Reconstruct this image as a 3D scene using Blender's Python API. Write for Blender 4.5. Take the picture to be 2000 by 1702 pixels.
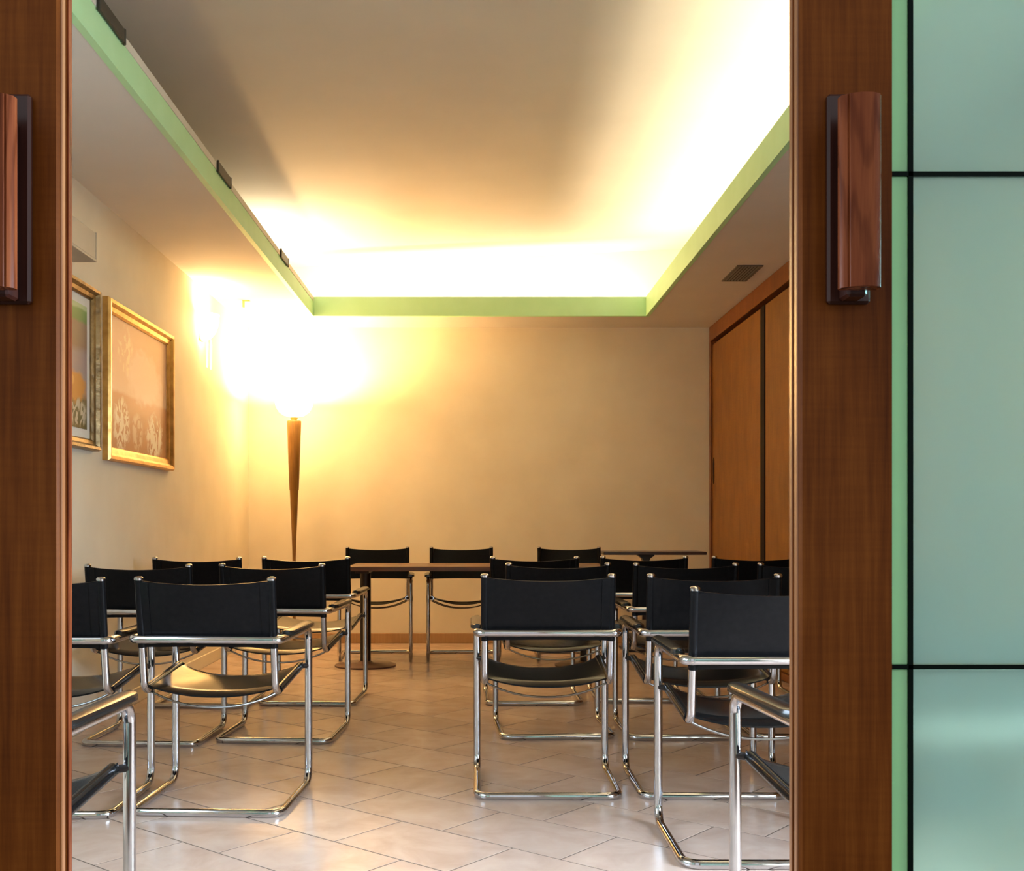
import bpy, math, random
from mathutils import Vector
random.seed(4)
R = math.radians
for o in list(bpy.data.objects):
    bpy.data.objects.remove(o)
SC = bpy.context.scene
COL = SC.collection

# ------------------------------------------------------------------ camera
F_PX, VX, VY, CAM_H = 2150.0, 932.0, 1022.0, 1.057
cd = bpy.data.cameras.new('camera')
cam = bpy.data.objects.new('camera', cd)
COL.objects.link(cam)
cam.location = (0, 0, CAM_H)
cam.rotation_euler = (R(90), 0, 0)
cd.sensor_width = 36
cd.lens = 36 * F_PX / 2000
cd.shift_x = (1000 - VX) / 2000
cd.shift_y = (VY - 851) / 2000
cd.clip_start = 0.02
SC.camera = cam

# ------------------------------------------------------------------ world, view, lights
w = bpy.data.worlds.new('daylight')
SC.world = w
w.use_nodes = True
w.node_tree.nodes['Background'].inputs[0].default_value = (0.90, 0.95, 1.0, 1)
w.node_tree.nodes['Background'].inputs[1].default_value = 0.40
SC.view_settings.view_transform = 'Standard'
SC.view_settings.look = 'None'
SC.view_settings.gamma = 1
SC.view_settings.use_curve_mapping = False
SC.view_settings.exposure = 1.15


def area(name, loc, rot, sx, sy, power, color, spread=180):
    d = bpy.data.lights.new(name, 'AREA')
    d.shape = 'RECTANGLE'
    d.size, d.size_y, d.energy, d.color = sx, sy, power, color
    d.spread = R(spread)
    o = bpy.data.objects.new(name, d)
    COL.objects.link(o)
    o.location, o.rotation_euler = loc, rot
    return o


def bulb(name, loc, power, color, rad):
    d = bpy.data.lights.new(name, 'POINT')
    d.energy, d.color, d.shadow_soft_size = power, color, rad
    o = bpy.data.objects.new(name, d)
    COL.objects.link(o)
    o.location = loc
    return o


WARM = (1.0, 0.68, 0.32)
# fluorescent strips lying in the ceiling trough (right side whole, back whole, left only its far end)
area('cove_strip_right', (1.57, 5.85, 2.85), (R(180), 0, 0), 0.06, 6.6, 30, (1.0, 0.86, 0.58))
area('cove_strip_back', (0.03, 9.30, 2.88), (R(104), 0, 0), 2.7, 0.06, 16, (1.0, 0.86, 0.58))
area('cove_strip_left', (-1.55, 8.55, 2.85), (R(180), 0, 0), 0.06, 1.3, 8, (1.0, 0.86, 0.58))
bulb('torchiere_bulb', (-1.53, 9.2, 2.04), 88, (1.0, 0.60, 0.24), 0.05)
bulb('sconce_bulb', (-1.90, 8.0, 2.53), 14, (1.0, 0.64, 0.28), 0.03)

# daylight fill lamps added at two made-up windows (built below as window_1, window_2)
DAY = (0.64, 0.80, 1.0)
area('added_left_daylight', (-1.93, 2.6, 1.1), (0, R(-66), 0), 1.6, 1.76, 30, DAY, 120)
area('added_right_daylight', (2.57, 2.05, 1.0), (0, R(68), 0), 1.6, 1.16, 100, DAY, 118)

# ------------------------------------------------------------------ materials


def new_mat(name):
    m = bpy.data.materials.new(name)
    m.use_nodes = True
    nt = m.node_tree
    return m, nt, nt.nodes['Principled BSDF']


def node(nt, typ, **kw):
    n = nt.nodes.new(typ)
    for k, v in kw.items():
        if k in n.inputs:
            n.inputs[k].default_value = v
        else:
            setattr(n, k, v)
    return n


def ramp(nt, stops):
    n = nt.nodes.new('ShaderNodeValToRGB')
    e = n.color_ramp.elements
    while len(e) < len(stops):
        e.new(0.5)
    for i, (p, c) in enumerate(stops):
        e[i].position = p
        e[i].color = (c[0], c[1], c[2], 1)
    return n


def coords(nt, scale=(1, 1, 1), kind='Object'):
    tc = nt.nodes.new('ShaderNodeTexCoord')
    mp = nt.nodes.new('ShaderNodeMapping')
    mp.inputs['Scale'].default_value = scale
    nt.links.new(tc.outputs[kind], mp.inputs['Vector'])
    return mp.outputs[0]


def bump(nt, b, height, strength, dist=0.01):
    n = nt.nodes.new('ShaderNodeBump')
    n.inputs['Strength'].default_value = strength
    n.inputs['Distance'].default_value = dist
    nt.links.new(height, n.inputs['Height'])
    nt.links.new(n.outputs[0], b.inputs['Normal'])


def m_noise(name, c1, c2, scale=8, rough=0.6, stretch=(1, 1, 1), bmp=0.0, spec=0.5, metal=0.0, detail=5, bscale=None):
    m, nt, b = new_mat(name)
    v = coords(nt, stretch)
    n = node(nt, 'ShaderNodeTexNoise', Scale=scale, Detail=detail)
    nt.links.new(v, n.inputs['Vector'])
    r = ramp(nt, [(0.3, c1), (0.7, c2)])
    nt.links.new(n.outputs[0], r.inputs[0])
    nt.links.new(r.outputs[0], b.inputs['Base Color'])
    b.inputs['Roughness'].default_value = rough
    b.inputs['Specular IOR Level'].default_value = spec
    b.inputs['Metallic'].default_value = metal
    if bmp:
        n2 = n
        if bscale:
            n2 = node(nt, 'ShaderNodeTexNoise', Scale=bscale, Detail=4)
            nt.links.new(v, n2.inputs['Vector'])
        bump(nt, b, n2.outputs[0], bmp)
    return m


def m_wood(name, dark, mid, light, rough=0.4, weave=True, spec=0.4, rings=False):
    """wood veneer with vertical grain"""
    m, nt, b = new_mat(name)
    v = coords(nt, (26, 26, 1.1))
    n = node(nt, 'ShaderNodeTexNoise', Scale=3.0, Detail=8, Roughness=0.65)
    nt.links.new(v, n.inputs['Vector'])
    v2 = coords(nt, (3.0, 3.0, 1.6))
    n2 = node(nt, 'ShaderNodeTexNoise', Scale=2.2, Detail=3)
    nt.links.new(v2, n2.inputs['Vector'])
    mx = node(nt, 'ShaderNodeMath', operation='MULTIPLY_ADD')
    mx.inputs[1].default_value = 0.55
    nt.links.new(n.outputs[0], mx.inputs[0])
    ml = node(nt, 'ShaderNodeMath', operation='MULTIPLY')
    ml.inputs[1].default_value = 0.45
    nt.links.new(n2.outputs[0], ml.inputs[0])
    nt.links.new(ml.outputs[0], mx.inputs[2])
    r = ramp(nt, [(0.34, dark), (0.5, mid), (0.68, light)])
    nt.links.new(mx.outputs[0], r.inputs[0])
    col = r.outputs[0]
    if rings:
        v4 = coords(nt, (1.0, 1.0, 0.13))
        wv = node(nt, 'ShaderNodeTexWave', wave_type='RINGS', rings_direction='SPHERICAL', Scale=34.0, Distortion=5.0, Detail=3)
        wv.inputs['Detail Scale'].default_value = 1.6
        sh = nt.nodes.new('ShaderNodeVectorMath')
        sh.inputs[1].default_value = rings
        nt.links.new(v4, sh.inputs[0])
        nt.links.new(sh.outputs[0], wv.inputs['Vector'])
        r4 = ramp(nt, [(0.0, (0.50, 0.42, 0.38)), (0.35, (0.95, 0.93, 0.9)), (1.0, (1.1, 1.1, 1.1))])
        nt.links.new(wv.outputs[0], r4.inputs[0])
        m4 = nt.nodes.new('ShaderNodeMixRGB')
        m4.blend_type = 'MULTIPLY'
        m4.inputs[0].default_value = 0.65
        nt.links.new(col, m4.inputs[1])
        nt.links.new(r4.outputs[0], m4.inputs[2])
        col = m4.outputs[0]
    if weave:
        v3 = coords(nt, (10, 10, 160))
        n3 = node(nt, 'ShaderNodeTexNoise', Scale=1.0, Detail=4)
        nt.links.new(v3, n3.inputs['Vector'])
        r3 = ramp(nt, [(0.35, (0.78, 0.76, 0.72)), (0.6, (1, 1, 1))])
        nt.links.new(n3.outputs[0], r3.inputs[0])
        mm = nt.nodes.new('ShaderNodeMixRGB')
        mm.blend_type = 'MULTIPLY'
        mm.inputs[0].default_value = 0.4
        nt.links.new(col, mm.inputs[1])
        nt.links.new(r3.outputs[0], mm.inputs[2])
        col = mm.outputs[0]
    nt.links.new(col, b.inputs['Base Color'])
    b.inputs['Roughness'].default_value = rough
    b.inputs['Specular IOR Level'].default_value = spec
    bump(nt, b, n.outputs[0], 0.05)
    return m


def m_plain(name, c, rough=0.5, metal=0.0, spec=0.5):
    return m_noise(name, [x * 0.94 for x in c], [min(1, x * 1.05) for x in c], 14, rough, metal=metal, spec=spec)


def m_emit(name, c, strength):
    m, nt, b = new_mat(name)
    b.inputs['Base Color'].default_value = (0.8, 0.75, 0.65, 1)
    b.inputs['Emission Color'].default_value = (*c, 1)
    b.inputs['Emission Strength'].default_value = strength
    b.inputs['Roughness'].default_value = 0.5
    return m


def m_tile():
    m, nt, b = new_mat('beige_tile')
    v = coords(nt, (1, 1, 1), 'Object')
    oi = nt.nodes.new('ShaderNodeObjectInfo')
    va = nt.nodes.new('ShaderNodeVectorMath')
    va.operation = 'ADD'
    sc = nt.nodes.new('ShaderNodeVectorMath')
    sc.operation = 'SCALE'
    sc.inputs['Scale'].default_value = 40
    cx = nt.nodes.new('ShaderNodeCombineXYZ')
    nt.links.new(oi.outputs['Random'], cx.inputs[0])
    nt.links.new(oi.outputs['Random'], cx.inputs[1])
    nt.links.new(cx.outputs[0], sc.inputs[0])
    nt.links.new(v, va.inputs[0])
    nt.links.new(sc.outputs[0], va.inputs[1])
    n = node(nt, 'ShaderNodeTexNoise', Scale=5.0, Detail=7, Roughness=0.6, Distortion=0.6)
    nt.links.new(va.outputs[0], n.inputs['Vector'])
    r = ramp(nt, [(0.30, (0.47, 0.335, 0.265)), (0.52, (0.55, 0.41, 0.33)), (0.75, (0.60, 0.47, 0.385))])
    nt.links.new(n.outputs[0], r.inputs[0])
    hs = nt.nodes.new('ShaderNodeHueSaturation')
    mr = nt.nodes.new('ShaderNodeMapRange')
    mr.inputs['To Min'].default_value = 0.93
    mr.inputs['To Max'].default_value = 1.06
    nt.links.new(oi.outputs['Random'], mr.inputs['Value'])
    nt.links.new(mr.outputs[0], hs.inputs['Value'])
    nt.links.new(r.outputs[0], hs.inputs['Color'])
    nt.links.new(hs.outputs[0], b.inputs['Base Color'])
    b.inputs['Roughness'].default_value = 0.24
    b.inputs['Specular IOR Level'].default_value = 0.5
    n2 = node(nt, 'ShaderNodeTexNoise', Scale=3.0, Detail=2)
    nt.links.new(va.outputs[0], n2.inputs['Vector'])
    bump(nt, b, n2.outputs[0], 0.06)
    return m


def m_frosted(name, diff, tint, f_trans, f_view):
    """sand-blasted green glass: scatters, lets light through, shows a blur of what stands behind"""
    m, nt, b = new_mat(name)
    out = nt.nodes['Material Output']
    b.inputs['Base Color'].default_value = (*diff, 1)
    b.inputs['Roughness'].default_value = 0.35
    b.inputs['Specular IOR Level'].default_value = 0.5
    tr = node(nt, 'ShaderNodeBsdfTranslucent')
    tr.inputs[0].default_value = (*tint, 1)
    rf = node(nt, 'ShaderNodeBsdfRefraction')
    rf.inputs['Color'].default_value = (*tint, 1)
    rf.inputs['Roughness'].default_value = 0.42
    rf.inputs['IOR'].default_value = 1.12
    m1 = nt.nodes.new('ShaderNodeMixShader')
    m1.inputs[0].default_value = f_trans
    m2 = nt.nodes.new('ShaderNodeMixShader')
    m2.inputs[0].default_value = f_view
    nt.links.new(b.outputs[0], m1.inputs[1])
    nt.links.new(tr.outputs[0], m1.inputs[2])
    nt.links.new(m1.outputs[0], m2.inputs[1])
    nt.links.new(rf.outputs[0], m2.inputs[2])
    nt.links.new(m2.outputs[0], out.inputs['Surface'])
    return m


M = {}
M['wall'] = m_noise('cream_plaster', (0.765, 0.675, 0.515), (0.825, 0.74, 0.58), 3, 0.75, bmp=0.06, bscale=28)
M['ceil'] = m_noise('ceiling_paint', (0.66, 0.61, 0.55), (0.70, 0.65, 0.59), 2, 0.8)
M['green'] = m_noise('green_fascia_paint', (0.46, 0.77, 0.40), (0.50, 0.81, 0.45), 6, 0.6)
M['cap'] = m_noise('cove_cap_paint', (0.66, 0.61, 0.52), (0.72, 0.67, 0.58), 6, 0.7)
M['grout'] = m_noise('grout', (0.10, 0.066, 0.046), (0.14, 0.095, 0.07), 30, 0.9)
M['tile'] = m_tile()
M['door_wood'] = m_wood('door_veneer', (0.075, 0.017, 0.002), (0.155, 0.041, 0.005), (0.25, 0.076, 0.011), 0.42, spec=0.08)
M['bead_wood'] = m_wood('bead_wood', (0.20, 0.075, 0.028), (0.30, 0.12, 0.045), (0.38, 0.165, 0.065), 0.3, weave=False)
M['handle_wood'] = m_wood('handle_wood', (0.07, 0.014, 0.005), (0.19, 0.048, 0.017), (0.30, 0.090, 0.030), 0.26, weave=False, spec=0.08, rings=(-0.048, 0.03, -0.16))
M['handle_dark'] = m_wood('handle_dark_wood', (0.020, 0.006, 0.004), (0.040, 0.011, 0.007), (0.06, 0.018, 0.010), 0.28, weave=False)
M['ward'] = m_wood('wardrobe_veneer', (0.155, 0.060, 0.011), (0.225, 0.092, 0.017), (0.29, 0.128, 0.027), 0.4, spec=0.25)
M['ward_frame'] = m_wood('wardrobe_frame', (0.13, 0.04, 0.010), (0.19, 0.062, 0.016), (0.25, 0.09, 0.024), 0.4, spec=0.25)
M['dark'] = m_plain('dark_profile', (0.012, 0.006, 0.005), 0.5, spec=0.08)
M['black_bar'] = m_plain('black_glazing_bar', (0.002, 0.006, 0.004), 0.5, spec=0.06)
M['glass'] = m_frosted('frosted_green_glass', (0.44, 0.61, 0.52), (0.80, 0.99, 0.90), 0.20, 0.66)
M['glass_strip'] = m_frosted('green_glass_strip', (0.42, 0.74, 0.44), (0.60, 0.92, 0.60), 0.30, 0.2)
M['chrome'] = m_noise('chrome', (0.54, 0.54, 0.56), (0.60, 0.60, 0.62), 40, 0.10, metal=1.0)
M['leather'] = m_noise('black_leather', (0.004, 0.004, 0.0045), (0.007, 0.0065, 0.007), 60, 0.32, bmp=0.03, spec=0.12)
M['seat_leather'] = m_noise('glossy_black_leather', (0.005, 0.005, 0.005), (0.008, 0.008, 0.008), 60, 0.16, bmp=0.02, spec=0.13)
M['dark_chrome'] = m_noise('dark_chrome', (0.22, 0.21, 0.20), (0.28, 0.27, 0.26), 40, 0.2, metal=1.0)
M['pad'] = m_noise('black_arm_pad', (0.010, 0.009, 0.008), (0.016, 0.014, 0.012), 60, 0.22, spec=0.7)
M['table'] = m_noise('table_top_wood', (0.10, 0.042, 0.018), (0.16, 0.07, 0.03), 4, 0.3, stretch=(1, 12, 12))
M['table_dark'] = m_noise('dark_table_top', (0.030, 0.012, 0.008), (0.05, 0.02, 0.012), 4, 0.3, stretch=(1, 12, 12))
M['iron'] = m_plain('dark_iron', (0.028, 0.022, 0.020), 0.35, 0.6)
M['base_iron'] = m_plain('brown_iron_base', (0.10, 0.045, 0.03), 0.35, 0.3)
M['lamp_wood'] = m_wood('lamp_wood', (0.16, 0.072, 0.014), (0.26, 0.125, 0.024), (0.36, 0.18, 0.04), 0.35, weave=False)
M['lamp_glow'] = m_emit('lamp_glass_lit', (1.0, 0.66, 0.30), 14.0)
M['gold'] = m_noise('gold_leaf', (0.50, 0.27, 0.07), (0.72, 0.43, 0.13), 18, 0.3, metal=0.75, bmp=0.2)
M['old_gold'] = m_noise('dark_gold', (0.16, 0.095, 0.035), (0.34, 0.22, 0.09), 24, 0.35, metal=0.6, bmp=0.4)
M['mat_board'] = m_noise('mat_board', (0.74, 0.72, 0.66), (0.79, 0.77, 0.71), 20, 0.8)
M['box'] = m_noise('beige_box', (0.56, 0.47, 0.35), (0.62, 0.53, 0.40), 4, 0.5)
M['vent'] = m_plain('vent_metal', (0.16, 0.14, 0.12), 0.5, 0.3)
M['vent_dark'] = m_plain('vent_dark', (0.02, 0.018, 0.015), 0.8)
M['slot_dark'] = m_plain('slot_shade', (0.05, 0.045, 0.035), 0.5, 0.3)
M['brass'] = m_plain('brass', (0.50, 0.36, 0.16), 0.35, 0.9)

# ------------------------------------------------------------------ geometry helpers


class MB:
    def __init__(self):
        self.v, self.f, self.uv = [], [], None

    def add(self, vs, fs):
        k = len(self.v)
        self.v += [tuple(p) for p in vs]
        self.f += [tuple(i + k for i in f) for f in fs]
        return self

    def box(self, x0, x1, y0, y1, z0, z1, bev=0.0):
        if bev <= 0:
            vs = [(x, y, z) for z in (z0, z1) for y in (y0, y1) for x in (x0, x1)]
            return self.add(vs, [(0, 2, 3, 1), (4, 5, 7, 6), (0, 1, 5, 4), (2, 6, 7, 3), (0, 4, 6, 2), (1, 3, 7, 5)])
        b = bev
        vs, idx = [], {}
        lo, hi = (x0, y0, z0), (x1, y1, z1)
        for cz in (0, 1):
            for cy in (0, 1):
                for cx in (0, 1):
                    c = (cx, cy, cz)
                    for ax in range(3):
                        p = []
                        for a in range(3):
                            q = hi[a] if c[a] else lo[a]
                            if a != ax:
                                q += -b if c[a] else b
                            p.append(q)
                        idx[(c, ax)] = len(vs)
                        vs.append(p)
        fs = []
        for ax in range(3):
            u, w_ = [a for a in range(3) if a != ax]
            for s in (0, 1):
                q = []
                for (i, j) in ((0, 0), (1, 0), (1, 1), (0, 1)):
                    c = [0, 0, 0]
                    c[ax], c[u], c[w_] = s, i, j
                    q.append(idx[(tuple(c), ax)])
                flip = (s == 0) ^ (ax == 1)
                fs.append(tuple(reversed(q)) if flip else tuple(q))
        for e in range(3):
            u, w_ = [a for a in range(3) if a != e]
            for (i, j) in ((0, 0), (1, 0), (1, 1), (0, 1)):
                c0, c1 = [0, 0, 0], [0, 0, 0]
                c0[u], c0[w_], c1[u], c1[w_], c1[e] = i, j, i, j, 1
                c0, c1 = tuple(c0), tuple(c1)
                fs.append((idx[(c0, u)], idx[(c1, u)], idx[(c1, w_)], idx[(c0, w_)]))
        for cz in (0, 1):
            for cy in (0, 1):
                for cx in (0, 1):
                    c = (cx, cy, cz)
                    fs.append((idx[(c, 0)], idx[(c, 1)], idx[(c, 2)]))
        return self.add(vs, fs)

    def prism(self, poly, z0, z1, axis='z'):
        n = len(poly)
        def P(a, b, c):
            return {'z': (a, b, c), 'y': (a, c, b), 'x': (c, a, b)}[axis]
        vs = [P(a, b, z0) for a, b in poly] + [P(a, b, z1) for a, b in poly]
        fs = [tuple(range(n))[::-1], tuple(range(n, 2 * n))]
        fs += [(i, (i + 1) % n, n + (i + 1) % n, n + i) for i in range(n)]
        return self.add(vs, fs)

    def lathe(self, prof, c=(0, 0, 0), n=24, cap=True, a0=0, a1=360):
        full = abs(a1 - a0) >= 360
        m = n if full else n + 1
        vs, fs = [], []
        for r, z in prof:
            for i in range(m):
                a = R(a0 + (a1 - a0) * i / n)
                vs.append((c[0] + r * math.cos(a), c[1] + r * math.sin(a), c[2] + z))
        for k in range(len(prof) - 1):
            for i in range(n):
                j = (i + 1) % m
                fs.append((k * m + i, k * m + j, (k + 1) * m + j, (k + 1) * m + i))
        if cap and full:
            fs.append(tuple(range(m))[::-1])
            fs.append(tuple(range((len(prof) - 1) * m, len(prof) * m)))
        return self.add(vs, fs)

    def tube(self, pts, r, n=12, closed=False, cap=True):
        pts = [Vector(p) for p in pts]
        N = len(pts)
        tang = []
        for i in range(N):
            a = pts[(i - 1) % N] if (closed or i > 0) else pts[i]
            b = pts[(i + 1) % N] if (closed or i < N - 1) else pts[i]
            tang.append((b - a).normalized())
        up = Vector((0, 0, 1)) if abs(tang[0].z) < 0.9 else Vector((1, 0, 0))
        nrm = (up - tang[0] * up.dot(tang[0])).normalized()
        frames = []
        for i in range(N):
            if i:
                q = tang[i - 1].rotation_difference(tang[i])
                nrm = q @ nrm
                nrm = (nrm - tang[i] * nrm.dot(tang[i])).normalized()
            frames.append((nrm.copy(), tang[i].cross(nrm)))
        twist = 0.0
        if closed:
            q = tang[-1].rotation_difference(tang[0])
            e = q @ nrm
            n0, b0 = frames[0]
            twist = math.atan2(e.dot(b0), e.dot(n0))
        vs, fs = [], []
        for i in range(N):
            a, b = frames[i]
            rr = r[i] if isinstance(r, (list, tuple)) else r
            off = -twist * i / N
            for k in range(n):
                t = 2 * math.pi * k / n + off
                vs.append(pts[i] + (a * math.cos(t) + b * math.sin(t)) * rr)
        for i in range(N if closed else N - 1):
            j = (i + 1) % N
            for k in range(n):
                l = (k + 1) % n
                fs.append((i * n + k, i * n + l, j * n + l, j * n + k))
        if cap and not closed:
            fs.append(tuple(range(n))[::-1])
            fs.append(tuple(range((N - 1) * n, N * n)))
        return self.add(vs, fs)

    def sheet(self, fn, nu, nv, thick):
        """two-sided sheet with thickness; fn(u, v) -> (point, normal)"""
        top, bot = [], []
        for j in range(nv + 1):
            for i in range(nu + 1):
                p, nn = fn(i / nu, j / nv)
                p, nn = Vector(p), Vector(nn).normalized()
                top.append(p + nn * thick / 2)
                bot.append(p - nn * thick / 2)
        K = len(top)
        fs = []
        W = nu + 1
        for j in range(nv):
            for i in range(nu):
                a, b, c, d = j * W + i, j * W + i + 1, (j + 1) * W + i + 1, (j + 1) * W + i
                fs.append((a, b, c, d))
                fs.append((K + d, K + c, K + b, K + a))
        for i in range(nu):
            fs.append((i, K + i, K + i + 1, i + 1))
            t = nv * W
            fs.append((t + i, t + i + 1, K + t + i + 1, K + t + i))
        for j in range(nv):
            a, b = j * W, (j + 1) * W
            fs.append((a, b, K + b, K + a))
            fs.append((a + nu, K + a + nu, K + b + nu, b + nu))
        return self.add(top + bot, fs)

    def mesh(self, name, mat, smooth=False, angle=40):
        me = bpy.data.meshes.new(name)
        me.from_pydata(self.v, [], self.f)
        me.materials.append(mat)
        me.validate()
        import bmesh
        bm = bmesh.new()
        bm.from_mesh(me)
        bmesh.ops.recalc_face_normals(bm, faces=bm.faces)
        bm.to_mesh(me)
        bm.free()
        if smooth:
            me.shade_smooth()
            me.set_sharp_from_angle(angle=R(angle))
        return me

    def build(self, name, mat, parent=None, loc=None, smooth=False, label=None):
        o = bpy.data.objects.new(name, self.mesh(name, mat, smooth))
        COL.objects.link(o)
        if parent:
            o.parent = parent
        if loc:
            o.location = loc
        if label:
            o['label'] = label
        return o


def fillet(pts, rad, closed=False, seg=6):
    pts = [Vector(p) for p in pts]
    N = len(pts)
    out = []
    for i in range(N):
        if not closed and i in (0, N - 1):
            out.append(pts[i])
            continue
        rr = rad[i] if isinstance(rad, (list, tuple)) else rad
        p, a, b = pts[i], pts[(i - 1) % N], pts[(i + 1) % N]
        d1, d2 = (a - p).normalized(), (b - p).normalized()
        ang = d1.angle(d2)
        if ang > math.pi - 0.02 or rr <= 0:
            out.append(p)
            continue
        t = rr / math.tan(ang / 2)
        c = p + (d1 + d2).normalized() * (rr / math.sin(ang / 2))
        s, e = p + d1 * t - c, p + d2 * t - c
        tot = s.angle(e)
        for k in range(seg + 1):
            f = k / seg
            out.append(c + (s * math.sin((1 - f) * tot) + e * math.sin(f * tot)) / math.sin(tot))
    return out


def empty(name, loc, rz=0, label=None, cat=None, group=None):
    o = bpy.data.objects.new(name, None)
    o.empty_display_size = 0.1
    COL.objects.link(o)
    o.location = loc
    o.rotation_euler = (0, 0, rz)
    return tag(o, label, cat, group)


def tag(o, label=None, cat=None, group=None, kind=None):
    for k, v in (('label', label), ('category', cat), ('group', group), ('kind', kind)):
        if v:
            o[k] = v
    return o


def copy_tree(o, parent=None):
    c = o.copy()
    COL.objects.link(c)
    c.parent = parent
    for ch in o.children:
        copy_tree(ch, c)
    return c


# ------------------------------------------------------------------ room shell
XL, XR, XWALL, YF, YB = -2.01, 2.04, 2.66, 1.30, 9.68
ZS = 2.777                       # lowered ceiling
CL, CR, CF, CB = -1.36, 1.40, 2.3, 9.13   # opening of the cove
ZLIP = 2.934

floor = MB().box(-4, 4, -3, YB, -0.15, -0.0012).build('floor', M['grout'])
tag(floor, 'beige rectangular floor tiles laid diagonally with thin dark joints', 'floor', kind='structure')

wl = MB().box(XL - 0.12, XL, YF, YB, -0.004, 3.7).build('wall_left', M['wall'])
tag(wl, 'cream plastered left wall hung with two framed pictures', 'wall', kind='structure')
wb = MB().box(XL - 0.12, XWALL + 0.12, YB, YB + 0.12, -0.004, 3.7).build('wall_back', M['wall'])
tag(wb, 'plain cream plastered far wall behind the floor lamp', 'wall', kind='structure')
wr = MB().box(XWALL, XWALL + 0.12, YF, YB, -0.004, 3.7).build('wall_right', M['wall'])
tag(wr, 'cream wall behind the built-in wardrobe on the right', 'wall', kind='structure')
wf = MB()
wf.box(XL - 0.12, -1.42, YF, YF + 0.1, -0.004, 3.7)
wf.box(1.34, XWALL + 0.12, YF, YF + 0.1, -0.004, 3.7)
wf.box(-1.42, 1.34, YF, YF + 0.1, 2.2, 3.7)
tag(wf.build('wall_front', M['wall']), 'cream wall around the sliding doorway', 'wall', kind='structure')



def added_window(name, x, s, y0, y1, z0, z1, label):  # unseen made-up windows against solid wall, added for the daylight fill
    root = empty(name, (x, 0, 0), 0, label, 'added_window')
    root['kind'] = 'structure'
    def bx(nm, a, b, ya, yb, za, zb, m):
        MB().box(min(s * a, s * b), max(s * a, s * b), ya, yb, za, zb).build(nm, m, root)
    for ya, yb in ((y0, y0 + 0.06), (y1 - 0.06, y1), ((y0 + y1) / 2 - 0.03, (y0 + y1) / 2 + 0.03)):
        bx('frame_post', 0.0005, 0.03, ya, yb, z0, z1, M['bead_wood'])
    for za, zb in ((z0, z0 + 0.06), (z1 - 0.06, z1)):
        bx('frame_rail', 0.0005, 0.028, y0, y1, za, zb, M['bead_wood'])
    bx('pane', 0.001, 0.004, y0 + 0.06, y1 - 0.06, z0 + 0.06, z1 - 0.06, M['glass'])


added_window('added_window_1', XL, 1, 1.66, 3.54, 0.24, 1.96, 'unseen frosted pane added on the left wall near the doorway for daylight fill')
added_window('added_window_2', XWALL, -1, 1.42, 2.70, 0.14, 1.86, 'unseen frosted pane added on the right wall near the doorway for daylight fill')

# ceiling: sloping upper slab, lowered ring, green lip, recess walls
XO, XI, YO, YI = -1.85, 1.85, 9.66, 2.0
def zc(x):
    return 3.372 + 0.048 * x
c = MB()
xs = (XO - 0.1, XI + 0.1)
vs = [(x, y, zc(x) + dz) for dz in (0, 0.12) for y in (YI - 0.1, YO + 0.02) for x in xs]
c.add(vs, [(0, 1, 3, 2), (4, 6, 7, 5), (0, 4, 5, 1), (2, 3, 7, 6), (0, 2, 6, 4), (1, 5, 7, 3)])
ceil = tag(c.build('ceiling', M['ceil']), 'raised cream ceiling inside the lit cove', 'ceiling', kind='structure')
s = MB()
s.box(XL, CL - 0.03, YF + 0.1, YB, ZS, ZS + 0.03)
s.box(CR + 0.03, XWALL, YF + 0.1, YB, ZS, ZS + 0.03)
s.box(CL - 0.03, CR + 0.03, CB + 0.03, YB, ZS, ZS + 0.03)
s.box(CL - 0.03, CR + 0.03, YF + 0.1, CF - 0.03, ZS, ZS + 0.03)
s.build('soffit', M['ceil'], ceil, label='lowered ceiling ring around the cove')
r = MB()
r.box(XO - 0.05, XO, YI, YO, ZS + 0.03, 3.7)
r.box(XI, XI + 0.05, YI, YO, ZS + 0.03, 3.7)
r.box(XO, XI, YI - 0.05, YI, ZS + 0.03, 3.7)
r.box(XO, XI, YO - 0.02, YO + 0.018, ZS + 0.03, 3.7)
r.build('recess_wall', M['ceil'], ceil)
MB().box(CL - 0.03, CL, CF, CB + 0.03, ZS - 0.002, ZLIP - 0.036).build('fascia', M['green'], ceil, label='green painted left cove fascia')
MB().box(CL - 0.03, CL + 0.003, CF, CB + 0.03, ZLIP - 0.036, ZLIP).build('fascia_cap', M['cap'], ceil, label='pale cap strip along the left cove fascia')
MB().box(CR, CR + 0.03, CF, CB + 0.03, ZS - 0.002, ZLIP).build('fascia', M['green'], ceil, label='green painted right cove fascia')
MB().box(CL, CR, CB, CB + 0.03, ZS - 0.002, ZLIP).build('fascia', M['green'], ceil, label='green painted far cove fascia')
MB().box(CL - 0.03, CR + 0.03, CF - 0.03, CF, ZS - 0.002, ZLIP).build('fascia', M['green'], ceil, label='green painted near cove fascia')

# baseboards
M['base'] = m_wood('baseboard_wood', (0.36, 0.20, 0.085), (0.43, 0.25, 0.11), (0.50, 0.31, 0.15), 0.45, weave=False)
def baseboard(name, x0, x1, y0, y1, label, m):
    b = MB().box(x0, x1, y0, y1, 0, 0.088, 0.003).build(name, m)
    tag(b, label, 'baseboard', kind='structure')
baseboard('baseboard_back', XL + 0.014, XR - 0.001, YB - 0.013, YB - 0.0005, 'tan baseboard along the far wall behind the table', M['base'])
baseboard('baseboard_left', XL + 0.0005, XL + 0.013, YF + 0.11, YB, 'pale baseboard along the left wall', M['wall'])

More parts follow.
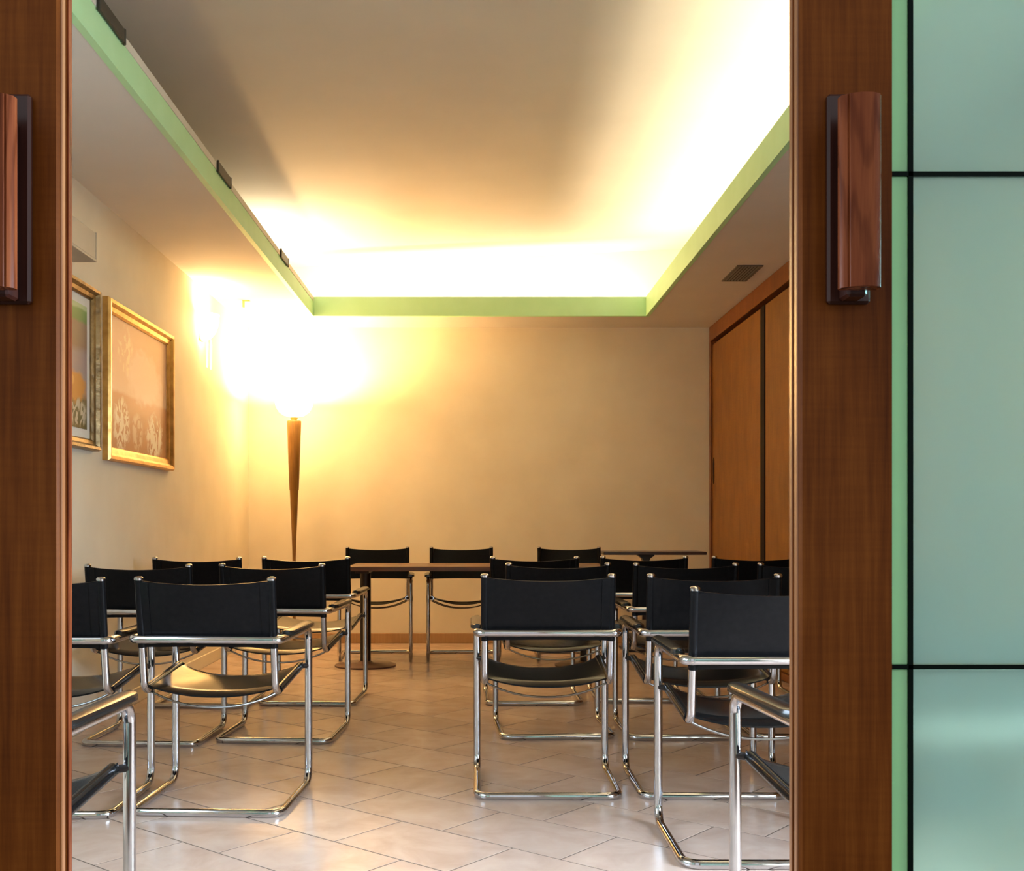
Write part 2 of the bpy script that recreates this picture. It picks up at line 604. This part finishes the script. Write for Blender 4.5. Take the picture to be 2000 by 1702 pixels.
# floor tiles: 0.50 x 0.325, diagonal, each row shifted 0.19 along
TW, TH, GAP, SHIFT = 0.50, 0.325, 0.006, 0.19
ang = math.atan2(-0.327, 0.389)
du = Vector((math.cos(ang), math.sin(ang)))
dv = Vector((-math.sin(ang), math.cos(ang)))
org = Vector((-0.6216, 3.775))
X0, X1, Y0, Y1 = XL + 0.001, XR + 0.06, YF + 0.102, YB - 0.001


def clip(poly):
    for ax, lim, sgn in ((0, X0, 1), (0, X1, -1), (1, Y0, 1), (1, Y1, -1)):
        out = []
        for i in range(len(poly)):
            a, b = poly[i], poly[(i + 1) % len(poly)]
            da, db = sgn * (a[ax] - lim), sgn * (b[ax] - lim)
            if da >= 0:
                out.append(a)
            if (da >= 0) != (db >= 0):
                t = da / (da - db)
                out.append(a + (b - a) * t)
        poly = out
        if not poly:
            return []
    return poly


def tile_mesh(poly, ctr):
    n = len(poly)
    b = 0.0010
    q = [(p - ctr) for p in poly]
    ins = [p - p.normalized() * b * 1.4 for p in q]
    vs = [(p.x, p.y, -0.0012) for p in q] + [(p.x, p.y, -0.0006) for p in q] + [(p.x, p.y, 0) for p in ins]
    fs = [tuple(range(2 * n, 3 * n))]
    for k in (0, 1):
        fs += [(k * n + i, k * n + (i + 1) % n, (k + 1) * n + (i + 1) % n, (k + 1) * n + i) for i in range(n)]
    return MB().add(vs, fs).mesh('tile', M['tile'])


full = None
for j in range(-40, 40):
    for i in range(-40, 40):
        # row j lies between line j and line j+1; its joints sit shifted along the row
        o_ = org + du * (i * TW + j * SHIFT) + dv * ((j - 1) * TH)
        a = GAP / 2
        poly = [o_ + du * a + dv * a, o_ + du * (TW - a) + dv * a, o_ + du * (TW - a) + dv * (TH - a), o_ + du * a + dv * (TH - a)]
        cp = clip(poly)
        if len(cp) < 3:
            continue
        area_ = abs(sum(cp[k].x * cp[(k + 1) % len(cp)].y - cp[(k + 1) % len(cp)].x * cp[k].y for k in range(len(cp)))) / 2
        if area_ < 0.002:
            continue
        whole = len(cp) == 4 and abs(area_ - (TW - GAP) * (TH - GAP)) < 1e-5
        ctr = sum(cp, Vector((0, 0))) / len(cp)
        if whole:
            if full is None:
                full = tile_mesh(cp, ctr)
            me = full
        else:
            me = tile_mesh(cp, ctr)
        t = bpy.data.objects.new('tile', me)
        COL.objects.link(t)
        t.parent = floor
        t.location = (ctr.x, ctr.y, 0)

# ------------------------------------------------------------------ sliding doors
YD = 1.2286   # front face of the stiles (1750 px per metre)


def door(name, side, inner, label):
    """side +1: leaf to the right of the opening; inner: X of the front inner edge"""
    root = empty(name, (inner, YD, 0), 0, label, 'door')
    root['kind'] = 'structure'
    S = side
    def X(a, b):
        return (min(S * a, S * b), max(S * a, S * b))
    W_, D_ = 0.103, 0.037
    prof = [(0.0, 0.004), (0.003, 0.0), (W_, 0.0), (W_, D_), (0.0, D_), (0.0, 0.024), (0.004, 0.022), (0.004, 0.018), (0.0, 0.016)]
    MB().prism([(S * a, b) for a, b in prof], 0.012, 2.19).build('stile', M['door_wood'], root)
    for y0, y1 in ((0.005, 0.015), (0.025, 0.0355)):
        x = X(-0.002, 0.001)
        MB().box(*x, y0, y1, 0.012, 2.19, 0.0008).build('edge_bead', M['bead_wood'] if (side > 0 or y0 < 0.01) else M['handle_wood'], root, label='paler edge bead' if (side > 0 or y0 < 0.01) else 'dark red edge bead')
    x = X(0.97, 1.06)
    MB().box(*x, 0, D_, 0.012, 2.19, 0.002).build('stile', M['door_wood'], root)
    x = X(W_, 0.97)
    MB().box(*x, 0, D_, 2.09, 2.19, 0.002).build('rail', M['door_wood'], root)
    MB().box(*x, 0, D_, 0.012, 0.06, 0.002).build('rail', M['door_wood'], root)
    zs = [0.06, 0.342, 0.8955, 1.4485, 2.0, 2.09]
    for k in range(5):
        z0, z1 = zs[k] + (0.0025 if k else 0), zs[k + 1] - (0.0025 if k < 4 else 0)
        x = X(W_ + 0.0005, W_ + 0.0200)
        MB().box(*x, 0.006, 0.014, z0, z1, 0.001).build('glass_strip', M['glass_strip'], root, label='narrow bright green glass strip')
        x = X(W_ + 0.0258, 0.9695)
        MB().box(*x, 0.006, 0.014, z0, z1, 0.001).build('glass_pane', M['glass'], root, label='frosted green glass pane')
    for z in zs[1:5]:
        x = X(W_ + 0.0005, 0.9695)
        MB().box(*x, 0.0045, 0.017, z - 0.0025, z + 0.0025).build('glazing_bar', M['black_bar'], root)
    x = X(W_ + 0.0203, W_ + 0.0255)
    MB().box(*x, 0.0045, 0.017, 0.06, 2.09).build('glazing_bar', M['black_bar'], root)
    # pull handle: dark back plate, neck, rounded wooden grip
    h = MB()
    x = X(0.028, 0.076)
    h.box(*x, -0.010, -0.0002, 1.300, 1.533, 0.003)
    hp = h.build('pull_handle', M['handle_dark'], root, label='dark backed wooden pull handle')
    x = X(0.040, 0.062)
    MB().box(*x, -0.040, -0.010, 1.302, 1.500, 0.003).build('handle_neck', M['handle_dark'], hp)
    prof = [(0.026, -0.034), (0.024, -0.038), (0.025, -0.046), (0.030, -0.0515), (0.0315, -0.0505), (0.033, -0.0535), (0.045, -0.057),
            (0.056, -0.0565), (0.064, -0.053), (0.0675, -0.047), (0.068, -0.039), (0.066, -0.034)]
    prof = [(a + 0.004, b - 0.006) for a, b in prof]
    MB().prism([(S * a, b) for a, b in prof], 1.3085, 1.514).build('handle_grip', M['handle_wood'], hp, smooth=True, label='reddish polished wooden grip')
    return root


door('door_1', -1, -0.467, 'left sliding door with brown wooden stile and pull handle cut by the edge')
door('door_2', 1, 0.360, 'right sliding door of brown wood with frosted green glass in black bars')

# ------------------------------------------------------------------ built-in wardrobe on the right
wd = empty('sliding_wardrobe', (XR, 0, 0), 0, 'built-in wardrobe with tall brown sliding doors along the right wall', 'wardrobe')
WY0, WY1 = 2.82, 9.66
MB().box(0.06, 0.60, WY0, WY1, 0.004, 2.70, 0.002).build('carcass', M['dark'], wd)
MB().box(-0.004, 0.06, WY0, WY1, 2.645, ZS - 0.003, 0.002).build('header', M['ward_frame'], wd, label='brown header board above the doors')
MB().box(0.0, 0.06, WY0, WY1, 0.004, 0.055, 0.002).build('plinth', M['ward_frame'], wd)
MB().box(-0.004, 0.06, WY1 - 0.055, WY1, 0.055, 2.645, 0.002).build('jamb', M['ward_frame'], wd, label='reddish side board at the far wall')
ed = [9.60, 7.96, 6.26, 4.56, 2.86]
for k in range(4):
    y1, y0 = ed[k] - 0.004, ed[k + 1]
    d = MB().box(0.012, 0.036, y0, y1, 0.06, 2.612, 0.002).build('door', M['ward'], wd)
    if k < 3:
        MB().box(0.006, 0.040, y0 - 0.115, y0 - 0.004, 0.06, 2.612, 0.002).build('edge_profile', M['dark'], d, label='dark vertical profile at the door edge')
        ed[k + 1] -= 0.119
    if k == 0:
        pr = [(9.545 + 0.024 * math.cos(t * math.pi / 8), 1.51 + 0.115 * math.copysign(abs(math.sin(t * math.pi / 8)) ** 0.6, math.sin(t * math.pi / 8))) for t in range(16)]
        MB().prism(pr, 0.0085, 0.0145, axis='x').build('flush_pull', M['dark'], d, label='dark flush finger pull')

# ------------------------------------------------------------------ chairs
HW, YR_, YF_, ZA = 0.2725, -0.25, 0.25, 0.637


def make_chair():
    root = empty('cantilever_armchair', (0, 0, 0))
    pts = [(-HW, YR_, 0.014), (HW, YR_, 0.014), (HW, YF_, 0.014), (HW, YF_, ZA), (HW, YR_, ZA), (-HW, YR_, ZA), (-HW, YF_, ZA), (-HW, YF_, 0.014)]
    rad = [0.05, 0.05, 0.06, 0.05, 0.03, 0.03, 0.05, 0.06]
    MB().tube(fillet(pts, rad, True), 0.0152, 14, closed=True).build('frame', M['chrome'], root, smooth=True)
    UX = 0.2425
    for sx in (-1, 1):
        p = [(sx * UX, -0.252, 0.856), (sx * UX, -0.190, 0.437), (sx * UX, 0.236, 0.482)]
        rl = MB().tube(fillet(p, [0, 0.045, 0]), 0.0136, 12).build('side_rail', M['chrome'], root, smooth=True)
        d = (Vector(p[0]) - Vector(p[1])).normalized()
        e0 = Vector(p[0])
        MB().tube([e0 - d * 0.003, e0 + d * 0.003, e0 + d * 0.0065, e0 + d * 0.008], [0.0165, 0.0165, 0.013, 0.006], 12).build('end_cap', M['chrome'], rl, smooth=True)
        MB().tube([(sx * 0.240, 0.232, 0.481), (sx * HW, 0.243, 0.483)], 0.010, 10).build('rail_bolt', M['iron'], rl, smooth=True)
        # arm pad on the arm tube
        a = MB()
        ys = [-0.150, -0.140, -0.115, 0.20, 0.232, 0.250, 0.258]
        ws = [0.012, 0.020, 0.0255, 0.0275, 0.0265, 0.020, 0.011]
        vs, fs = [], []
        zt = ZA + 0.0135
        for y, q in zip(ys, ws):
            x = sx * HW
            sec = [(-q, -0.006), (-q * 1.02, 0.002), (-q * 0.85, 0.009), (-q * 0.4, 0.0125), (q * 0.4, 0.0125), (q * 0.85, 0.009), (q * 1.02, 0.002), (q, -0.006)]
            vs += [(x + u, y, zt + v_) for u, v_ in sec]
        K = 8
        for i in range(len(ys) - 1):
            for k in range(K):
                l = (k + 1) % K
                fs.append((i * K + k, i * K + l, (i + 1) * K + l, (i + 1) * K + k))
        fs.append(tuple(range(K)))
        fs.append(tuple(range((len(ys) - 1) * K, len(ys) * K)))
        a.add(vs, fs).build('armrest', M['pad'], root, smooth=True, label='black padded arm')

    # back sling
    b0, b1 = Vector((0, -0.2149, 0.605)), Vector((0, -0.2514, 0.852))
    def backfn(u, v):
        x = (u - 0.5) * 2 * (UX + 0.012)
        t = 1 - (2 * u - 1) ** 2
        p = b0.lerp(b1, v)
        sag = -0.016 * t * v + 0.004 * t * (1 - v)
        return (x, p.y - (0.004 + 0.030 * max(0, (v - 0.22) / 0.78)) * t - 0.003, p.z + sag), (0, -1, -0.15)
    bk = MB().sheet(backfn, 24, 6, 0.005)
    for sx in (-1, 1):     # sleeve around each upright and the turned-over seam flap
        e = [(sx * UX, b0.y + (b1.y - b0.y) * t, b0.z + (b1.z - b0.z) * t) for t in (0, 0.5, 1)]
        bk.tube(e, 0.0150, 12)
        def flap(u, v, sx=sx):
            uu = 0.5 + sx * (0.40 + 0.095 * u)
            p, n_ = backfn(uu, 0.02 + 0.96 * v)
            return (p[0], p[1] - 0.0035, p[2]), n_
        bk.sheet(flap, 4, 6, 0.003)
    bk.build('backrest', M['leather'], root, smooth=True)

    # seat sling
    def rail(y):
        return 0.437 + (y + 0.19) * (0.045 / 0.426) + 0.006
    def seatfn(u, v):
        x = (u - 0.5) * 2 * (UX + 0.012)
        y = -0.150 + v * 0.375
        t = 1 - abs(2 * u - 1) ** 2.2
        roll = 0.018 * max(0, (v - 0.88) / 0.12) ** 2 + 0.012 * max(0, (0.1 - v) / 0.1) ** 2
        z = rail(y) + 0.010 - (0.048 - 0.018 * (1 - v)) * t - roll * t
        return (x, y, z), (0.0, 0, 1)
    st = MB().sheet(seatfn, 20, 12, 0.006)
    for sx in (-1, 1):
        st.tube([(sx * UX, y, rail(y) - 0.004) for y in (-0.150, 0.03, 0.222)], 0.0165, 12)
    st.build('seat', M['seat_leather'], root, smooth=True)
    # bowed cross rods under the seat
    for y, zz, dp in ((-0.135, 0.432, 0.058), (0.170, 0.462, 0.060)):
        p = []
        for k in range(17):
            u = k / 16 * 2 - 1
            p.append((u * 0.240, y, zz - dp * (1 - abs(u) ** 2.2)))
        MB().tube(p, 0.0042, 8).build('cross_rod', M['dark_chrome'], root, smooth=True)
    return root


LB, RB, TB = 'sling armchairs in the left block', 'sling armchairs in the right block', 'sling armchairs behind the long table'
CH = [
    # x, y, rot, label, group
    (-1.10, 2.35, -2.4, 'black sling armchair closest to the left door jamb, showing only one arm and leg', LB),
    (-0.966, 4.21, -3, 'black sling armchair with whole backrest showing, nearest full chair left of the aisle', LB),
    (-1.585, 4.18, 0, 'black sling armchair half hidden by the left jamb, beside the nearest full left chair', LB),
    (-1.59, 5.45, -2.5, 'black sling armchair by the left wall, second row, below the gold framed picture', LB),
    (-0.965, 5.52, -4, 'black sling armchair on the left of the aisle, second row', LB),
    (-1.59, 6.53, -2, 'black sling armchair by the left wall in the row nearest the table', LB),
    (-0.977, 6.6, -2.5, 'black sling armchair left of the aisle, in front of the table pedestal', LB),
    (0.932, 2.50, 5, 'black sling armchair closest to the right door jamb, showing one arm and front leg', RB),
    (0.907, 3.61, 0, 'black sling armchair cut by the right jamb, its backrest overlapping the chair behind', RB),
    (0.272, 4.45, 0, 'black sling armchair with whole chrome base showing, right of the aisle', RB),
    (0.905, 4.45, 0, 'black sling armchair between the whole aisle chair and the right door jamb', RB),
    (1.535, 4.47, 0, 'black sling armchair behind the right jamb, only its chrome front leg showing', RB),
    (0.383, 5.62, 3, 'black sling armchair directly behind the whole aisle chair on the right', RB),
    (1.01, 5.60, 1, 'black sling armchair in second right row, its back showing above the nearer chairs', RB),
    (1.625, 5.62, 0, 'black sling armchair in second right row beside the wardrobe', RB),
    (0.328, 6.62, 1, 'black sling armchair right of the aisle in the row nearest the table', RB),
    (0.98, 6.71, 0, 'black sling armchair in third right row, below the dark high tabletop', RB),
    (1.635, 6.71, 0, 'black sling armchair in third right row against the brown wardrobe doors', RB),
    (-0.795, 8.68, 183, 'black sling armchair behind the table facing us, nearest the floor lamp', TB),
    (-0.115, 8.68, 183, 'black sling armchair behind the middle of the table, facing us', TB),
    (0.745, 8.68, 180, 'black sling armchair behind the table end, beside the dark high tabletop', TB),
]
proto = make_chair()
for i, (x, y, a, lab, g) in enumerate(CH):
    o = proto if i == 0 else copy_tree(proto)
    o.location = (x, y, 0)
    o.rotation_euler = (0, 0, R(a))
    tag(o, lab, 'chair', g)

# ------------------------------------------------------------------ tables
tb = empty('pedestal_table', (0, 8.14, 0), 0, 'long brown table on round iron pedestals in front of the far wall', 'table')
MB().box(-0.93, 0.93, -0.35, 0.35, 0.715, 0.748, 0.004).build('tabletop', M['table'], tb)
for px in (-0.826, 0.80):
    MB().lathe([(0.225, 0.0), (0.226, 0.010), (0.20, 0.018), (0.06, 0.026), (0.0425, 0.04)], (px, 0, 0.0005), 32).build('base', M['base_iron'], tb, smooth=True, label='round brown foot plate')
    MB().lathe([(0.040, 0.03), (0.040, 0.70)], (px, 0, 0), 20).build('column', M['iron'], tb, smooth=True)
    MB().box(px - 0.05 , px + 0.05, -0.26, 0.26, 0.695, 0.7148, 0.004).build('top_plate', M['iron'], tb)

t2 = empty('high_table', (1.45, 9.16, 0), 0, 'narrow high table with dark thin top near the right end of the far wall', 'table')
MB().box(-0.42, 0.42, -0.2, 0.2, 0.797, 0.822, 0.004).build('tabletop', M['table_dark'], t2)
MB().prism([(-0.12, 0.7965), (-0.115, 0.785), (-0.085, 0.765), (-0.072, 0.735), (-0.028, 0.735), (-0.015, 0.765), (0.015, 0.785), (0.02, 0.7965)][::-1], -0.05, 0.05, axis='y').build('bracket', M['iron'], t2)
MB().box(-0.075, -0.025, -0.03, 0.03, 0.018, 0.736, 0.003).build('column', M['iron'], t2)
MB().box(-0.25, 0.15, -0.17, 0.17, 0.001, 0.02, 0.004).build('base', M['iron'], t2)

# ------------------------------------------------------------------ floor lamp
fl = empty('floor_lamp', (-1.53, 9.2, 0), 0, 'lit torchiere floor lamp with tapering wooden stem in the far left corner', 'lamp')
MB().lathe([(0.14, 0.001), (0.14, 0.015), (0.12, 0.022), (0.018, 0.03)], n=28).build('base', M['lamp_wood'], fl, smooth=True)
MB().lathe([(0.0135, 0.028), (0.014, 0.76), (0.022, 1.0), (0.0365, 1.33), (0.0395, 1.335), (0.052, 1.66), (0.0605, 1.905), (0.056, 1.912)], n=20).build('stem', M['lamp_wood'], fl, smooth=True)
MB().lathe([(0.022, 1.911), (0.026, 1.928), (0.035, 1.938), (0.03, 1.948)], n=20).build('collar', M['brass'], fl, smooth=True)
pf = [(0.035, 1.947), (0.085, 1.957), (0.125, 1.985), (0.150, 2.030), (0.160, 2.085), (0.155, 2.085), (0.144, 2.034), (0.120, 1.992), (0.082, 1.965), (0.0, 1.955)]
MB().lathe(pf, n=32, cap=False).build('lamp_shade', M['lamp_glow'], fl, smooth=True, label='glowing glass bowl shade')

# ------------------------------------------------------------------ wall sconce
sc_ = empty('wall_sconce', (XL, 8.0, 2.38), 0, 'lit wall lamp on the left wall above the far corner', 'lamp')
MB().box(0.0005, 0.014, -0.045, 0.045, 0.0, 0.16, 0.004).build('back_plate', M['brass'], sc_)
pf = [(0.02, 0.0), (0.06, 0.02), (0.095, 0.065), (0.115, 0.13), (0.120, 0.19), (0.115, 0.19), (0.109, 0.13), (0.09, 0.07), (0.056, 0.027), (0.0, 0.01)]
MB().lathe(pf, c=(0.015, 0, 0), n=20, cap=False, a0=-90, a1=90).build('lamp_shade', M['lamp_glow'], sc_, smooth=True, label='glowing half bowl shade')
M['streak'] = m_emit('light_streak_glow', (1.0, 0.8, 0.5), 1.2)  # glowing rods stand in for streaks of light below the sconce
for y in (-0.05, 0.06):
    MB().tube([(0.06, y, 0.015), (0.06, y, -0.02), (0.06, y, -0.19), (0.06, y, -0.20)], [0.004, 0.009, 0.007, 0.002], 10).build('light_streak', M['streak'], sc_, smooth=True)

# ------------------------------------------------------------------ pictures


def uv_plane(name, y0, y1, z0, z1, x, mat, parent):
    me = bpy.data.meshes.new(name)
    me.from_pydata([(x, y0, z0), (x, y1, z0), (x, y1, z1), (x, y0, z1)], [], [(0, 1, 2, 3)])
    uv = me.uv_layers.new()
    for k, q in enumerate(((0, 0), (1, 0), (1, 1), (0, 1))):
        uv.data[k].uv = q
    me.materials.append(mat)
    o = bpy.data.objects.new(name, me)
    COL.objects.link(o)
    o.parent = parent
    return o


def paint_base(name, stops, warp, seed, rough=0.45):
    m, nt, b = new_mat(name)
    tc = nt.nodes.new('ShaderNodeTexCoord')
    n = node(nt, 'ShaderNodeTexNoise', Scale=5.0, Detail=6)
    mp = nt.nodes.new('ShaderNodeMapping')
    mp.inputs['Location'].default_value = (seed, seed * 2, 0)
    nt.links.new(tc.outputs['UV'], mp.inputs[0])
    nt.links.new(mp.outputs[0], n.inputs['Vector'])
    sx = nt.nodes.new('ShaderNodeSeparateXYZ')
    nt.links.new(tc.outputs['UV'], sx.inputs[0])
    ma = node(nt, 'ShaderNodeMath', operation='MULTIPLY_ADD')
    nt.links.new(n.outputs[0], ma.inputs[0])
    ma.inputs[1].default_value = warp
    nt.links.new(sx.outputs[1], ma.inputs[2])
    sb = node(nt, 'ShaderNodeMath', operation='SUBTRACT')
    sb.inputs[1].default_value = warp / 2
    nt.links.new(ma.outputs[0], sb.inputs[0])
    r = ramp(nt, stops)
    nt.links.new(sb.outputs[0], r.inputs[0])
    b.inputs['Roughness'].default_value = rough
    return m, nt, b, tc, n, r.outputs[0]


def spot(nt, tc, n, c, rx, ry, col, fill, color, wob=0.4, ringw=0.22):
    """an ellipse or an elliptical brush ring of paint at c"""
    mp = nt.nodes.new('ShaderNodeMapping')
    mp.inputs['Location'].default_value = (-c[0] / rx, -c[1] / ry, 0)
    mp.inputs['Scale'].default_value = (1 / rx, 1 / ry, 0)
    nt.links.new(tc.outputs['UV'], mp.inputs[0])
    ln = nt.nodes.new('ShaderNodeVectorMath')
    ln.operation = 'LENGTH'
    nt.links.new(mp.outputs[0], ln.inputs[0])
    ad = node(nt, 'ShaderNodeMath', operation='MULTIPLY_ADD')
    n2 = node(nt, 'ShaderNodeTexNoise', Scale=14.0, Detail=4)
    nt.links.new(tc.outputs['UV'], n2.inputs['Vector'])
    nt.links.new(n2.outputs[0], ad.inputs[0])
    ad.inputs[1].default_value = wob * 2
    nt.links.new(ln.outputs['Value'], ad.inputs[2])
    src = ad.outputs[0]
    one = 1 + wob
    mr = nt.nodes.new('ShaderNodeMapRange')
    mr.inputs['From Min'].default_value = one + 0.1
    mr.inputs['From Max'].default_value = one - 0.25
    nt.links.new(src, mr.inputs['Value'])
    if not fill:        # broken, curling brush strokes inside the ellipse
        n3 = node(nt, 'ShaderNodeTexNoise', Scale=1.0, Detail=3, Distortion=1.6)
        m3 = nt.nodes.new('ShaderNodeMapping')
        m3.inputs['Scale'].default_value = (16, 8, 1)
        m3.inputs['Location'].default_value = (c[0] * 31, c[1] * 17, 0)
        nt.links.new(tc.outputs['UV'], m3.inputs[0])
        nt.links.new(m3.outputs[0], n3.inputs['Vector'])
        r3 = nt.nodes.new('ShaderNodeMapRange')
        r3.inputs['From Min'].default_value = 0.50 - ringw * 0.2
        r3.inputs['From Max'].default_value = 0.56 - ringw * 0.2
        nt.links.new(n3.outputs[0], r3.inputs['Value'])
        mu = node(nt, 'ShaderNodeMath', operation='MULTIPLY')
        nt.links.new(mr.outputs[0], mu.inputs[0])
        nt.links.new(r3.outputs[0], mu.inputs[1])
        mr = mu
    mx = nt.nodes.new('ShaderNodeMixRGB')
    nt.links.new(mr.outputs[0], mx.inputs[0])
    nt.links.new(col, mx.inputs[1])
    mx.inputs[2].default_value = (*color, 1)
    return mx.outputs[0]


def picture(name, y0, y1, z0, z1, fw, fd, fm, art, matw, label):
    root = empty(name, (XL, 0, 0), 0, label, 'picture')
    # four mitred moulded rails
    prof = [(0.0, 0.0005), (0.0, fd * 0.7), (fw * 0.12, fd), (fw * 0.35, fd * 0.95), (fw * 0.55, fd * 0.6), (fw * 0.85, fd * 0.5), (fw, fd * 0.3), (fw, 0.0005)]
    cs = [(y0, z0, 1, 1), (y1, z0, -1, 1), (y1, z1, -1, -1), (y0, z1, 1, -1)]
    for k in range(4):
        a, b = cs[k], cs[(k + 1) % 4]
        vs = [(h, a[0] + a[2] * w_, a[1] + a[3] * w_) for w_, h in prof] + [(h, b[0] + b[2] * w_, b[1] + b[3] * w_) for w_, h in prof]
        n = len(prof)
        fs = [(i, (i + 1) % n, n + (i + 1) % n, n + i) for i in range(n)] + [tuple(range(n)), tuple(range(n, 2 * n))]
        MB().add(vs, fs).build('frame_rail', fm, root)
    q = fw - 0.002
    MB().box(0.0006, 0.007, y0 + q, y1 - q, z0 + q, z1 - q).build('mat_board', M['mat_board'], root)
    q = fw + matw
    uv_plane('painting', y0 + q, y1 - q, z0 + q, z1 - q, 0.0085, art, root)


m, nt, b, tc, n, col = paint_base('orange_abstract_art', [(0.0, (0.52, 0.23, 0.09)), (0.30, (0.56, 0.26, 0.11)), (0.42, (0.62, 0.28, 0.14)), (0.45, (0.74, 0.49, 0.36)), (0.7, (0.74, 0.46, 0.32)), (1.0, (0.74, 0.42, 0.26))], 0.08, 1.3)
col = spot(nt, tc, n, (0.58, 0.62), 0.30, 0.22, col, True, (0.80, 0.58, 0.47))
col = spot(nt, tc, n, (0.20, 0.20), 0.13, 0.20, col, False, (0.88, 0.74, 0.55))
col = spot(nt, tc, n, (0.46, 0.17), 0.09, 0.15, col, False, (0.76, 0.54, 0.36))
col = spot(nt, tc, n, (0.77, 0.16), 0.16, 0.19, col, False, (0.90, 0.78, 0.60))
col = spot(nt, tc, n, (0.26, 0.78), 0.12, 0.18, col, False, (0.82, 0.62, 0.42), 0.5, 0.05)
nt.links.new(col, b.inputs['Base Color'])
ART2 = m
m, nt, b, tc, n, col = paint_base('landscape_art', [(0.0, (0.10, 0.09, 0.03)), (0.18, (0.16, 0.14, 0.06)), (0.24, (0.16, 0.12, 0.05)), (0.30, (0.36, 0.28, 0.27)), (0.42, (0.33, 0.27, 0.30)), (0.60, (0.30, 0.24, 0.26)), (0.66, (0.24, 0.15, 0.11)), (0.84, (0.25, 0.17, 0.12)), (0.87, (0.12, 0.24, 0.06)), (0.95, (0.15, 0.30, 0.08)), (0.97, (0.42, 0.55, 0.30))], 0.05, 4.1)  # last pale green stop paints a reflection into the top edge
col = spot(nt, tc, n, (0.82, 0.33), 0.17, 0.13, col, True, (0.62, 0.27, 0.05))
col = spot(nt, tc, n, (0.75, 0.37), 0.06, 0.05, col, True, (0.75, 0.38, 0.10))
col = spot(nt, tc, n, (0.86, 0.13), 0.14, 0.12, col, False, (0.55, 0.5, 0.38))
nt.links.new(col, b.inputs['Base Color'])
ART1 = m
picture('framed_picture', 5.90, 7.16, 1.395, 2.275, 0.075, 0.045, M['gold'], ART2, -0.002, 'gold framed abstract painting in orange and peach on the left wall')
picture('framed_picture', 4.62, 5.75, 1.43, 2.268, 0.06, 0.05, M['old_gold'], ART1, 0.045, 'dark framed picture of an orange bush, cut by the left door jamb')

# ------------------------------------------------------------------ small fittings
ab = empty('wall_box', (XL, 4.4, 2.353), 0, 'pale beige box unit high on the left wall above the dark framed picture', 'box')
MB().box(0.0005, 0.115, 0.0, 1.07, 0.012, 0.148, 0.005).build('casing', M['box'], ab)
MB().box(0.0005, 0.122, -0.003, 1.073, 0.0, 0.0118, 0.002).build('bottom_lip', M['box'], ab)
MB().box(0.0005, 0.118, 1.0705, 1.076, 0.012, 0.148, 0.001).build('end_cap', M['box'], ab)

v = empty('ceiling_vent', (1.82, 7.57, ZS), 0, 'dark rectangular air grille in the lowered ceiling above the wardrobe', 'vent')
f = MB()
for q in ((-0.088, 0.088, -0.235, -0.22), (-0.088, 0.088, 0.22, 0.235), (-0.088, -0.073, -0.22, 0.22), (0.073, 0.088, -0.22, 0.22)):
    f.box(*q, -0.008, -0.0005)
f.build('frame', M['vent'], v)
MB().box(-0.073, 0.073, -0.22, 0.22, -0.002, -0.0005).build('back_plate', M['vent_dark'], v)
for k in range(7):
    x = -0.063 + k * 0.021
    MB().prism([(x - 0.004, -0.0025), (x + 0.005, -0.0075), (x + 0.0065, -0.0075), (x - 0.0025, -0.0025)], -0.22, 0.22, axis='y').build('slat', M['vent'], v)

hk = empty('ceiling_bracket', (-1.80, 8.5, ZS), 0, 'small L-shaped metal bracket on the lowered ceiling beside the wall lamp', 'bracket')
MB().box(-0.012, 0.045, -0.012, 0.012, -0.008, -0.0005, 0.001).build('plate', M['brass'], hk)
MB().box(-0.012, 0.004, -0.010, 0.010, -0.055, -0.008, 0.002).build('hook', M['brass'], hk)

for k, (y, lab) in enumerate(((4.07, 'dark slot on the left cove edge, nearest at the picture top'),
                              (5.88, 'dark slot on the left cove edge, halfway along'),
                              (7.72, 'dark slot on the left cove edge, next to the lit far end'))):
    q = empty('cove_slot', (CL - 0.012, y, ZLIP), 0, lab, 'dark slot', 'slots along the left cove edge')  # flush dark boxes stand for open notches, inner shade put into colour
    MB().box(0.0155, 0.026, -0.135, 0.135, -0.044, 0.012, 0.003).build('slot_face', M['slot_dark'], q)
    MB().box(0.0155, 0.028, -0.149, -0.136, -0.048, 0.015, 0.003).build('end_cap', M['slot_dark'], q)
    MB().box(0.0155, 0.028, 0.136, 0.149, -0.048, 0.015, 0.003).build('end_cap', M['slot_dark'], q)
